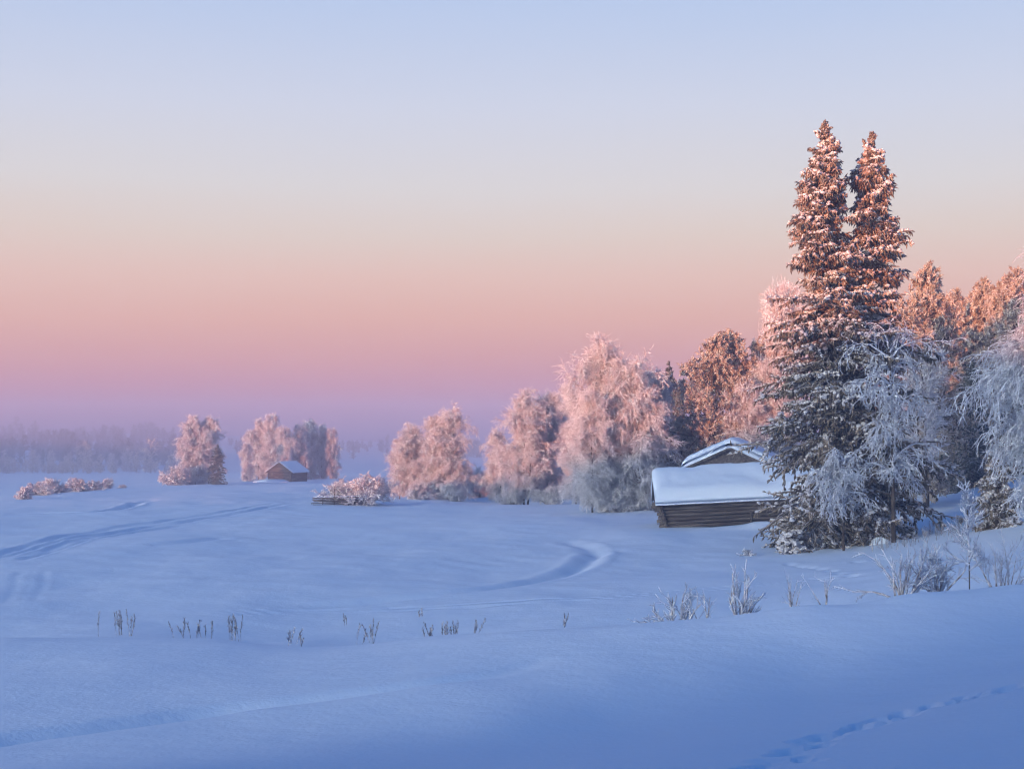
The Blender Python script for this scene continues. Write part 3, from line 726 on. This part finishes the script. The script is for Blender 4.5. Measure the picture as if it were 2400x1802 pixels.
# ---- far clumps on the left
row('birch', 'birch tree', 'far frosted birches', [
 (FB, 452, 985, 212, 0.85, 0.4, 'taller pink birch of the lone clump left of the far cabin'),
 (FA, 490, 986, 213, 0.85, 2.0, 'narrow pink birch top on the right of the lone far clump'),
 (FA, 578, 1042, 238, 0.75, 0.2, 'short pink birch left of the far cabin'),
 (FA, 606, 990, 252, 0.85, 1.2, 'pink birch rising behind the left eave of the far cabin'),
 (FB, 640, 982, 250, 0.8, 2.2, 'tallest birch behind the ridge of the far cabin'),
 (FA, 669, 1008, 244, 0.8, 3.2, 'pink birch touching the far cabin roof from behind'),
 (FB, 702, 1004, 254, 0.75, 4.2, 'bluish birch behind the right end of the far cabin'),
 (FA, 730, 992, 258, 0.8, 5.2, 'tall bluish birch right of the far cabin'),
 (FA, 754, 1002, 262, 0.7, 0.8, 'bluish birch second from the right in the clump by the far cabin'),
 (FB, 780, 1012, 258, 0.72, 1.8, 'rightmost bluish birch of the clump by the far cabin'),
 (FA, 588, 1015, 262, 0.75, 2.8, 'birch filling the left of the clump behind the short pink birch'),
], 10.0)
row('bush', 'bush', 'frosted bushes in the field', [
 (BU2, 415, 1098, 208, 0.95, 0.4, 'rounded pink bush at the left foot of the lone far birch clump'),
 (BU2, 62, 1144, 128, 0.94, 1.4, 'smallest bush at the left end of the low bush row'),
 (BU2, 95, 1135, 137, 1.25, 2.4, 'second bush of the low bush row in the left field'),
 (BU2, 128, 1127, 145, 1.12, 3.4, 'third and upright bush of the low bush row in the left field'),
 (BU2, 185, 1125, 155, 1.25, 4.4, 'widest pink bush in the middle of the low bush row'),
 (BU2, 218, 1129, 160, 1.12, 5.4, 'bush beside the widest one in the low bush row'),
 (BU2, 250, 1125, 166, 1.06, 0.9, 'rounded bush near the right end of the low bush row'),
 (BU2, 290, 1136, 173, 1.50, 1.9, 'tiny low bush trailing off at the right end of the bush row'),
], 1.6, parts=('stem', 'twigs'))
row('bush', 'bush', 'frosted bushes at the field edge', [
 (BU, 856, 1124, 112, 1.3, 0.2, 'big dome-shaped frosted bush by the old rail fence'),
 (BU, 800, 1132, 114, 1.0, 1.3, 'smaller frosted bush merging with the dome-shaped bush above the rails'),
 (BU, 985, 1132, 127, 0.8, 2.3, 'frosted bush at the foot of the small grove, left side'),
 (BU, 1065, 1130, 126, 0.9, 3.3, 'frosted bush at the foot of the small grove, right side'),
 (BU, 1122, 1108, 140, 0.8, 4.3, 'bluish bush in the gap between the small grove and the full birch'),
 (BU, 1200, 1145, 118, 0.9, 5.3, 'low frosted bush at the left foot of the full mid-field birch'),
 (BU, 1290, 1142, 117, 0.9, 0.7, 'low frosted bush at the right foot of the full mid-field birch'),
 (BU, 1445, 1150, 95, 1.0, 1.7, 'frosted bush between the tallest birch and the barn corner'),
], 2.0, parts=('stem', 'twigs'))

# ---- far wood and thickets, each one mass
def mass(name, label, spots, hs, seed, r, n_tw):
    rg = rngs(seed); b = MB()
    for (x, y), h in zip(spots, hs):
        T = bend_trunk(h, 6, rg, 0.05); b.tubes(T + np.array([x, y, gz(x, y)]), taper(1, 6, 0.06, 0.03), 4, 1, mat=1)
        Lm, t, _ = grow(T, 34, 0.0, 0.98, 1.0, 1.0, 0.03, 4, 0.1, rg, up0=0.15)
        wd = rg.uniform(0.22, 0.42)
        prof = (0.10 + 0.9 * (1 - t) ** 0.7) * wd * h if rg.uniform() < 0.5 else wd * h * np.sin(np.pi * (0.22 + 0.74 * t))
        Lm = Lm[:, :1] + (Lm - Lm[:, :1]) * prof[:, None, None]
        Lm = Lm + np.array([x, y, gz(x, y)])
        b.tubes(Lm, taper(34, 4, 0.06 * r, 0.05 * r), 3, 2)
        Sc, _, _ = grow(Lm, n_tw, 0.1, 1, 0.12 * h, 0.8, 0.12, 3, 0.15, rg); b.tubes(Sc, taper(len(Sc), 3, 0.07 * r, 0.04 * r), 3, 3)
    return tag(b.build(name, [M['dark_needles'] if name == 'far_wood' else M['frost_thin'], M['bark']]), label, 'wood', kind='stuff')
rg = rngs(9)
sp = []; hs = []
for k in range(640):
    if k < 500: u = rg.uniform(-420, 460); d = rg.uniform(690, 1260)
    else: u = rg.uniform(460, 1350); d = rg.uniform(900, 1300)
    x = (u - 1200) / F * d; sp.append((x, d)); hs.append(rg.uniform(8, 17) * (1.0 if u < 460 else 0.7) * (0.85 + 0.28 * math.sin(u / 31.0) * math.sin(u / 83.0 + d / 90)))
mass('far_wood', 'pale far wood across the valley, its lower half lost in mist', sp, hs, 15, 2.6, 6)
sp = []; hs = []
for k in range(190):
    u = rg.uniform(-300, 430); d = rg.uniform(430, 660) + 40 * math.sin(u / 37.0); x = (u - 1200) / F * d; sp.append((x, d)); hs.append(rg.uniform(1.5, 6.0) * (1.25 + 0.6 * math.sin(u / 23.0 + d / 40)))
mass('thicket', 'misty dark thicket along the foot of the far wood at the left', sp, hs, 16, 1.7, 4)

# ---- shrubs on the near bank
def near_plant(name, me, u, vbase_d, label, cat, group, rz=0, s=1.0, parts=('stem', 'twigs')):
    q = ground_at(u, vbase_d); plant(name, me, q, label, cat, group, sx=s, rz=rz, parts=parts, sink=0.05)
G_ = 'frosted shrubs behind the snow bank'
near_plant('shrub', bush(1.08, 0.75, 201, stems=14, n2=4, n3=3, n4=0, r=1.25, spread=0.9, grav=-0.02, mats=M['rime'], curl=0.09), 1585, 31, 'fan-shaped frosted shrub behind the snow bank, leaning left', 'shrub', G_)
near_plant('shrub', bush(1.15, 0.6, 203, stems=10, n2=4, n3=3, n4=0, r=1.25, spread=0.55, grav=-0.05, mats=M['rime'], curl=0.07), 1735, 30, 'upright frosted shrub with spiky twigs alone in the middle of the bank edge', 'shrub', G_, s=1.0)
near_plant('shrub', bush(0.9, 0.35, 205, stems=5, n2=3, n3=2, n4=0, r=0.7, spread=0.4, grav=-0.03, mats=M['rime']), 1652, 31, 'few thin frosted sprigs between the fan-shaped and the upright shrub', 'shrub', G_)
near_plant('shrub', bush(0.95, 0.3, 207, stems=5, n2=3, n3=2, n4=0, r=0.6, spread=0.35, grav=-0.03, mats=M['rime']), 1852, 29, 'thin frosted sprigs right of the upright shrub', 'shrub', G_)
near_plant('shrub', bush(0.9, 0.3, 208, stems=4, n2=2, n3=2, n4=0, r=0.6, spread=0.35, grav=-0.03, mats=M['rime']), 1932, 28.5, 'faint pair of sprigs left of the big arching shrub', 'shrub', G_)
near_plant('shrub', bush(1.0, 1.35, 209, stems=13, n2=4, n3=3, n4=0, r=1.1, spread=1.15, grav=0.05, mats=M['rime'], curl=0.1), 2110, 29, 'big arching frosted shrub left of the slender sapling', 'shrub', G_)
near_plant('shrub', bush(0.95, 0.9, 211, stems=14, n2=5, n3=3, n4=0, r=1.0, spread=0.8, grav=0.0, mats=M['rime'], curl=0.1), 2195, 29.5, 'loose frosted shrub around the foot of the slender sapling', 'shrub', G_)
near_plant('shrub', bush(1.05, 1.1, 213, stems=14, n2=5, n3=4, n4=0, r=0.55, spread=0.8, grav=-0.02, mats=M['rime'], curl=0.08), 2345, 29, 'faint thin-twigged shrub at the right end of the snow bank', 'shrub', G_)
sap = birch(3.1, 0.85, 215, limbs=16, nsec=5, ntw=3, nsp=0, weep=-0.55, r=1.15, t_low=0.22, tw=0.9, curl=0.12, frost=[M['rime'], M['rime']], shape=lambda t: 1.05 - 0.75 * t, tr=0.018)
q = ground_at(2272, 29); near_plant('sapling', sap, 2268, 29, 'slender frosted sapling with a dark thin stem on the right of the bank', 'sapling', None, parts=('trunk', 'crown'), s=height(2245, 1150, q) / 3.1)

def weed(root, seed, stalks, H, spread, r=1.0):
    rg = rngs(seed)
    az = rg.uniform(0, 6.283, stalks); tl = np.abs(rg.normal(0, 0.16, stalks)) + 0.03
    p = np.stack([rg.normal(0, spread, stalks), rg.normal(0, spread * 0.7, stalks), np.full(stalks, -0.1)], -1)
    d = np.stack([np.cos(az) * np.sin(tl), np.sin(az) * np.sin(tl), np.cos(tl)], -1); LL = H * rg.uniform(0.65, 1.0, stalks)
    pts = [p]
    for k in range(5):
        d = nrm(d + 0.06 * rg.normal(size=d.shape)); pts.append(pts[-1] + d * (LL / 5)[:, None])
    A = np.stack(pts, 1)
    for k in range(stalks):
        a = MB(); h = MB(); a.tubes(A[k:k + 1], taper(1, 6, 0.009 * r, 0.006 * r), 4, seed)
        B, _, _ = grow(A[k:k + 1], 18, 0.5, 1.0, 0.075, 0.4, -0.12, 3, 0.15, rg)
        h.tubes(B, np.broadcast_to(np.array([0.5, 1.0, 0.4]) * 0.011 * r, (len(B), 3)), 4, seed + 1)
        st = a.build('stalk', M['stalk'], root); h.build('seed_head', M['stalk'], st)
WG = 'dry weed stalks behind the snow bank'
for k, (u, d, n, H, spd, lab) in enumerate([
 (278, 36.5, 7, 1.15, 0.22, 'loose clump of dry weeds furthest left behind the bank'),
 (315, 36, 4, 1.25, 0.10, 'leaning weed stalks right beside the furthest-left clump'),
 (442, 35.5, 5, 1.05, 0.14, 'sparse weed clump left of the pale single plume'),
 (475, 36, 4, 1.05, 0.10, 'pair of bent weeds just left of the pale single plume'),
 (500, 36, 2, 1.25, 0.03, 'pale single weed plume left of the thick dark bundle'),
 (553, 35.5, 9, 1.30, 0.07, 'thick dark bundle of tall weeds, the biggest in the field'),
 (683, 36, 3, 1.10, 0.06, 'thin leaning weed between the dark bundle and the lone spike'),
 (700, 34, 3, 0.75, 0.08, 'very short weeds peeping over the bank'),
 (812, 41, 2, 0.85, 0.05, 'small distant weed tip left of the lone spike'),
 (845, 34.6, 2, 0.95, 0.03, 'short weed close left of the lone spike'),
 (876, 35.6, 5, 1.25, 0.03, 'lone tall spike of frosted weed in the middle'),
 (990, 42, 2, 0.9, 0.06, 'faint weed tip further out in the field'),
 (1003, 34.5, 3, 0.95, 0.05, 'short weed at the left of the middle weed group'),
 (1015, 34.8, 2, 1.15, 0.02, 'taller weed spike of the middle weed group'),
 (1048, 34.3, 4, 0.95, 0.08, 'frosty weed pair inside the middle weed group'),
 (1072, 34.5, 4, 1.0, 0.06, 'dark weed at the right of the middle weed group'),
 (1112, 34.2, 3, 1.0, 0.04, 'leaning weed right of the middle weed group'),
 (1315, 33, 2, 1.0, 0.03, 'single short weed far right of the weed row'),
]):
    q = ground_at(u, d); q[2] -= 0.03; weed(thing('weed', q, lab, 'weed', WG), 300 + k, n, H * 0.68, spd, 0.8)
# dry grass under the spruces
rg = rngs(400); gb = MB(); pts = []
for k in range(170):
    u = rg.uniform(2040, 2260); d = rg.uniform(57, 63); q = ground_at(u, d); h = rg.uniform(0.25, 0.7)
    a = rg.normal(0, 0.12, 2); pts.append([q - [0, 0, .05], q + [a[0] * h * .4, a[1] * h * .4, h * .6], q + [a[0] * h, a[1] * h, h]])
gb.tubes(np.array(pts), taper(len(pts), 3, 0.016, 0.008), 3, 4)
tag(gb.build('grass', M['stalk']), 'thin dry grass sticking out of the snow under the spruces', 'grass', kind='stuff')

# ------------------------------------------------------------------ buildings
def log_barn(name, loc, rz, tilt, Lx, Wy, wall_h, pitch, over_x, over_y, snow_t, label, nlog, lean=0.12, seed=1, wood='wood', gable_boards=True, group=None, snow_seed=1):
    rg = rngs(seed)
    root = thing(name, loc, label, 'barn', group, rz); root.rotation_euler = (0, -tilt, rz)
    wl = MB(); lh = wall_h / nlog
    for k in range(nlog):
        z = (k + 0.5) * lh; off = lean * (z / wall_h - 0.5) * 2
        for sgn in (-1, 1):
            y = sgn * (Wy / 2 + off * 0.6); ex = [rg.uniform(0.12, 0.42), rg.uniform(0.12, 0.42)]
            x = np.linspace(-Lx / 2 - off - ex[0], Lx / 2 + off + ex[1], 9)
            P = np.stack([x, y + rg.normal(0, 0.012, 9), z + rg.normal(0, 0.012, 9)], -1)[None]
            wl.tubes(P, lh * 0.47 * (1 + rg.normal(0, 0.05, (1, 9))), 8, seed + k, caps=True)
        for sgn in (-1, 1):
            x = sgn * (Lx / 2 + off); yy = np.linspace(-Wy / 2 - 0.22, Wy / 2 + 0.22, 7)
            P = np.stack([x + rg.normal(0, 0.012, 7), yy, z + lh * 0.5 + rg.normal(0, 0.012, 7)], -1)[None]
            if k < nlog - 1 or True: wl.tubes(P, lh * 0.47 * (1 + rg.normal(0, 0.05, (1, 7))), 8, seed + 50 + k, caps=True)
    wl.build('wall', M[wood], root)
    tp = math.tan(pitch); rise = Wy / 2 * tp
    if gable_boards:
        nb = max(4, int(rise / 0.19))
        for sgn in (-1, 1):
            gm = MB()
            for k in range(nb):
                z0 = wall_h + 0.06 + rise * k / nb; z1 = wall_h + 0.06 + rise * (k + 1) / nb - 0.012
                h0 = Wy / 2 * (1 - k / nb) + 0.05; h1 = max(Wy / 2 * (1 - (k + 1) / nb), 0.02) + 0.05
                x0 = sgn * (Lx / 2 + 0.10); x1 = x0 + sgn * (0.03 + rg.uniform(0, 0.02))
                V = [(x0, -h0, z0), (x0, h0, z0), (x0, h1, z1), (x0, -h1, z1), (x1, -h0, z0), (x1, h0, z0), (x1, h1, z1), (x1, -h1, z1)]
                gm.add(V, [(0, 3, 2, 1), (4, 5, 6, 7), (0, 1, 5, 4), (1, 2, 6, 5), (2, 3, 7, 6), (3, 0, 4, 7)])
            gm.build('gable', M[wood], root, smooth=False)
    # roof boards: two pitched slabs of planks with ragged lower edge
    rf = MB(); xa = Lx / 2 + over_x; ye = Wy / 2 + over_y; zr = wall_h + rise + 0.14
    nx = int(2 * xa / 0.17)
    for sgn in (-1, 1):
        for k in range(nx):
            x0 = -xa + 2 * xa * k / nx; x1 = x0 + 2 * xa / nx - 0.008; e = ye + rg.uniform(-0.02, 0.06)
            y0 = sgn * 0.0; zt = rg.uniform(0, 0.012)
            V = [(x0, y0, zr), (x1, y0, zr), (x1, sgn * e, zr - e * tp), (x0, sgn * e, zr - e * tp)]
            V = [(a, b, c + zt) for a, b, c in V] + [(a, b, c - 0.045 + zt) for a, b, c in V]
            rf.add(V, [(0, 1, 2, 3), (7, 6, 5, 4), (0, 4, 5, 1), (1, 5, 6, 2), (2, 6, 7, 3), (3, 7, 4, 0)])
    ro = rf.build('roof', M[wood], root, smooth=False)
    for sgn in (-1, 1):                                # barge boards
        bb = MB()
        for s2 in (-1, 1):
            x0 = sgn * (xa + 0.015); x1 = x0 + sgn * 0.035
            V = [(x0, 0, zr + 0.02), (x0, s2 * (ye + 0.04), zr + 0.02 - (ye + .04) * tp), (x0, s2 * (ye + 0.04), zr - 0.12 - (ye + .04) * tp), (x0, 0, zr - 0.12)]
            V = V + [(x1, b, c) for a, b, c in V]
            bb.add(V, [(0, 1, 2, 3), (7, 6, 5, 4), (0, 4, 5, 1), (1, 5, 6, 2), (2, 6, 7, 3), (3, 7, 4, 0)])
        bb.build('barge_board', M[wood], ro, smooth=False)
    # snow blanket: cross-section swept along the ridge, rounded edges, uneven thickness
    sm = MB(); nX, nY = 60, 44
    xs = np.linspace(-1, 1, nX); ys = np.linspace(-1, 1, nY)
    Xp = np.sign(xs) * (1 - (1 - np.abs(xs)) ** 1.6) * (xa + 0.06); Yp = np.sign(ys) * (1 - (1 - np.abs(ys)) ** 1.6) * (ye + 0.09)
    XX, YY = np.meshgrid(Xp, Yp, indexing='ij')
    under = zr + 0.017 - np.abs(YY) * tp
    ridge_soft = zr - np.sqrt(YY ** 2 + 0.16 ** 2) * tp + 0.16 * tp * 0.55
    ex = (xa + 0.06 - np.abs(XX)); ey = (ye + 0.09 - np.abs(YY))
    edge = lambda q: np.sqrt(np.clip(1 - (1 - np.clip(q / 0.38, 0, 1)) ** 2, 0, 1))
    th = snow_t * (1 + 0.12 * vnoise(XX / 1.3 + 40, YY / 1.1 + 40, snow_seed) + 0.05 * vnoise(XX / 0.4, YY / 0.4, snow_seed + 1)) * (0.16 + 0.84 * (0.4 + 0.6 * edge(ex)) * edge(ey * 0.7))
    top = np.maximum(ridge_soft, under) + th
    bow = 0.035 * vnoise(XX * 0 + YY / 0.6, XX / 0.6, snow_seed + 2)
    Vt = np.stack([XX + bow * (np.abs(xs)[:, None] > 0.99), YY, top], -1).reshape(-1, 3); Vb = np.stack([XX, YY, under], -1).reshape(-1, 3)
    i = np.arange(nX - 1)[:, None] * nY; j = np.arange(nY - 1)[None]
    q = np.stack([i + j, i + nY + j, i + nY + j + 1, i + j + 1], -1).reshape(-1, 4); nn = nX * nY
    Q = [q, q[:, ::-1] + nn]
    def side(a): a = np.array(a); Q.append(np.stack([a[:-1], a[:-1] + nn, a[1:] + nn, a[1:]], -1))
    side(np.arange(nY)); side((np.arange(nX) * nY + nY - 1)); side(((nX - 1) * nY + np.arange(nY))[::-1]); side((np.arange(nX) * nY)[::-1])
    sm.add(np.concatenate([Vt, Vb]), np.concatenate(Q))
    sm.build('snow_cover', M['snow'], ro)
    return root, ro

# front barn, long side to the camera
fl = ground_at(1700, 75.5)
L1 = 8.4; bx = at(1560, 1240, 75)[0] + L1 / 2
b1z = at(1560, 1243, 74)[2]
front, fr_roof = log_barn('log_barn', (bx, 76.4, b1z - 0.1 + 0.19), R_(-3.5), R_(3.0), L1, 4.4, 1.55, R_(25), 0.35, 0.45, 0.66,
   'low weathered log barn in front, long side outward under a thick flat snow roof', 8, lean=0.16, seed=3)
bd = MB(); bd.box((0.9, -2.2 - 0.26, 1.42), (1.5, 0.04, 0.24)); bd.build('board', M['wood'], front, smooth=False)
ps = MB(); ps.box((0.35, -2.2 - 0.12, 0.45), (0.09, 0.10, 0.95)); ps.build('batten', M['wood'], front, smooth=False)
lump = MB(); lump.blobs([(0.9, -1.75, 2.18), (1.25, -1.8, 2.17), (0.55, -1.85, 2.1), (1.05, -1.95, 2.1)], [0.34, 0.3, 0.26, 0.3], 0.5, 8)
lo = lump.build('snow_lump', M['snow'], fr_roof); md = lo.modifiers.new('soft', 'SUBSURF'); md.levels = 2; md.render_levels = 2
# rear barn, gable to the camera
g2 = ground_at(1720, 89)
zr2 = at(1735, 1046, 86)[2]
rear, _ = log_barn('log_barn', (at(1722, 1050, 90)[0], 90.2, zr2 - 3.35), R_(90 - 13), 0, 7.0, 5.0, 2.0, R_(24.5), 0.35, 0.42, 0.58,
   'rear log barn showing only its dark gable and snowy roof above the front barn', 9, seed=5)
# far cabin
fc = at(672, 1131, 230)
cab, _ = log_barn('log_cabin', (fc[0] - 0.1, 231.5, fc[2] - 0.12), R_(66), 0, 4.3, 4.3, 1.95, R_(33), 0.35, 0.45, 0.16,
   'small brown far cabin with sunlit gable in the mist on the left', 10, seed=9, wood='brown_wood', lean=0.05)
cab['category'] = 'cabin'
# long snow hump before the cabin
hm_ = MB(); u_ = np.linspace(-1, 1, 28); v_ = np.linspace(0, np.pi, 14)
UU, VV = np.meshgrid(u_, v_, indexing='ij'); pr = np.sqrt(np.clip(1 - UU ** 4, 0, 1)); pr2 = np.clip(1 - np.abs(UU) ** 3.0, 0, 1)
X = UU * 3.1; Y = -np.cos(VV) * 0.85 * pr; Zh = np.sin(VV) * (0.62 * pr2 ** 0.5 + 0.05 * UU) * (1 + 0.0 * UU)
i = np.arange(27)[:, None] * 14; j = np.arange(13)[None]
hm_.add(np.stack([X, Y, Zh], -1).reshape(-1, 3), np.stack([i + j, i + 14 + j, i + 14 + j + 1, i + j + 1], -1).reshape(-1, 4))
hp = ground_at(636, 224.5); ho_ = hm_.build('snow_mound', M['snow'])
ho_.location = (hp[0], hp[1], hp[2] - 0.05); ho_.rotation_euler = (0, 0, R_(-8)); tag(ho_, 'long low snow-covered hump lying before the far cabin', 'snow mound')
# small snow hummocks by the spruces
def hummock(u, d, rx, rz_, label, seed):
    b = MB(); r = rngs(seed); a = np.linspace(0, 2 * np.pi, 20, endpoint=False); el_ = np.linspace(0, np.pi / 2, 8)
    AA, EE = np.meshgrid(a, el_, indexing='ij'); w_ = 1 + 0.18 * vnoise(np.cos(AA) * 2 + 9, np.sin(AA) * 2 + EE, seed)
    V = np.stack([np.cos(AA) * np.cos(EE) * rx * w_, np.sin(AA) * np.cos(EE) * rx * w_, np.sin(EE) * rz_ * w_], -1).reshape(-1, 3)
    i = np.arange(20)[:, None]; i2 = (i + 1) % 20; j = np.arange(7)[None]
    b.add(V, np.stack([i * 8 + j, i2 * 8 + j, i2 * 8 + j + 1, i * 8 + j + 1], -1).reshape(-1, 4))
    o = b.build('snow_mound', M['snow']); q = ground_at(u, d); o.location = (q[0], q[1], q[2] - 0.06); tag(o, label, 'snow mound'); return o
hummock(2062, 60.5, 0.55, 0.42, 'rounded snow mound right of the bare spruce trunk', 3)
q = ground_at(1752, 60); plant('bush', (bush(0.5, 0.5, 109, stems=16, n2=5, n3=4, n4=0, r=1.6, mats=M['rime'])), q, 'tiny snow-capped tuft left of the low young spruce', 'bush', parts=('stem', 'twigs'))

# old rail fence in the field
q = ground_at(790, 110.5)
fe = thing('rail_fence', q, 'short old fence of dark wooden rails in the snow by the dome-shaped bush', 'fence', rz=R_(6))
rg = rngs(500)
for k in range(5):
    x0, x1 = -1.9 + rg.uniform(-0.25, 0.3), 1.8 + rg.uniform(-0.3, 0.2); zz = 0.12 + k * 0.13
    b = MB(); x = np.linspace(x0, x1, 6); b.tubes(np.stack([x, rg.normal(0, .02, 6) + 0.05 * (-1) ** k, zz + rg.normal(0, .015, 6) + 0.02 * x], -1)[None], 0.045, 6, k, caps=True); b.build('rail', M['wood'], fe)
for x, h in ((-1.1, 0.8), (-0.2, 1.5), (0.9, 0.8), (1.4, 0.7)):
    b = MB(); b.tubes(np.array([[(x, 0, -0.2), (x + .02, 0, h / 2), (x + 0.05, 0, h)]], float), 0.035, 6, 3, caps=True); b.build('post', M['wood'], fe)
b = MB(); b.blobs([(x, rg.normal(0, .03), 0.72 + 0.02 * x) for x in np.linspace(-1.7, 1.7, 26)], 0.10, 0.5, 9); b.build('snow', M['snow'], fe)
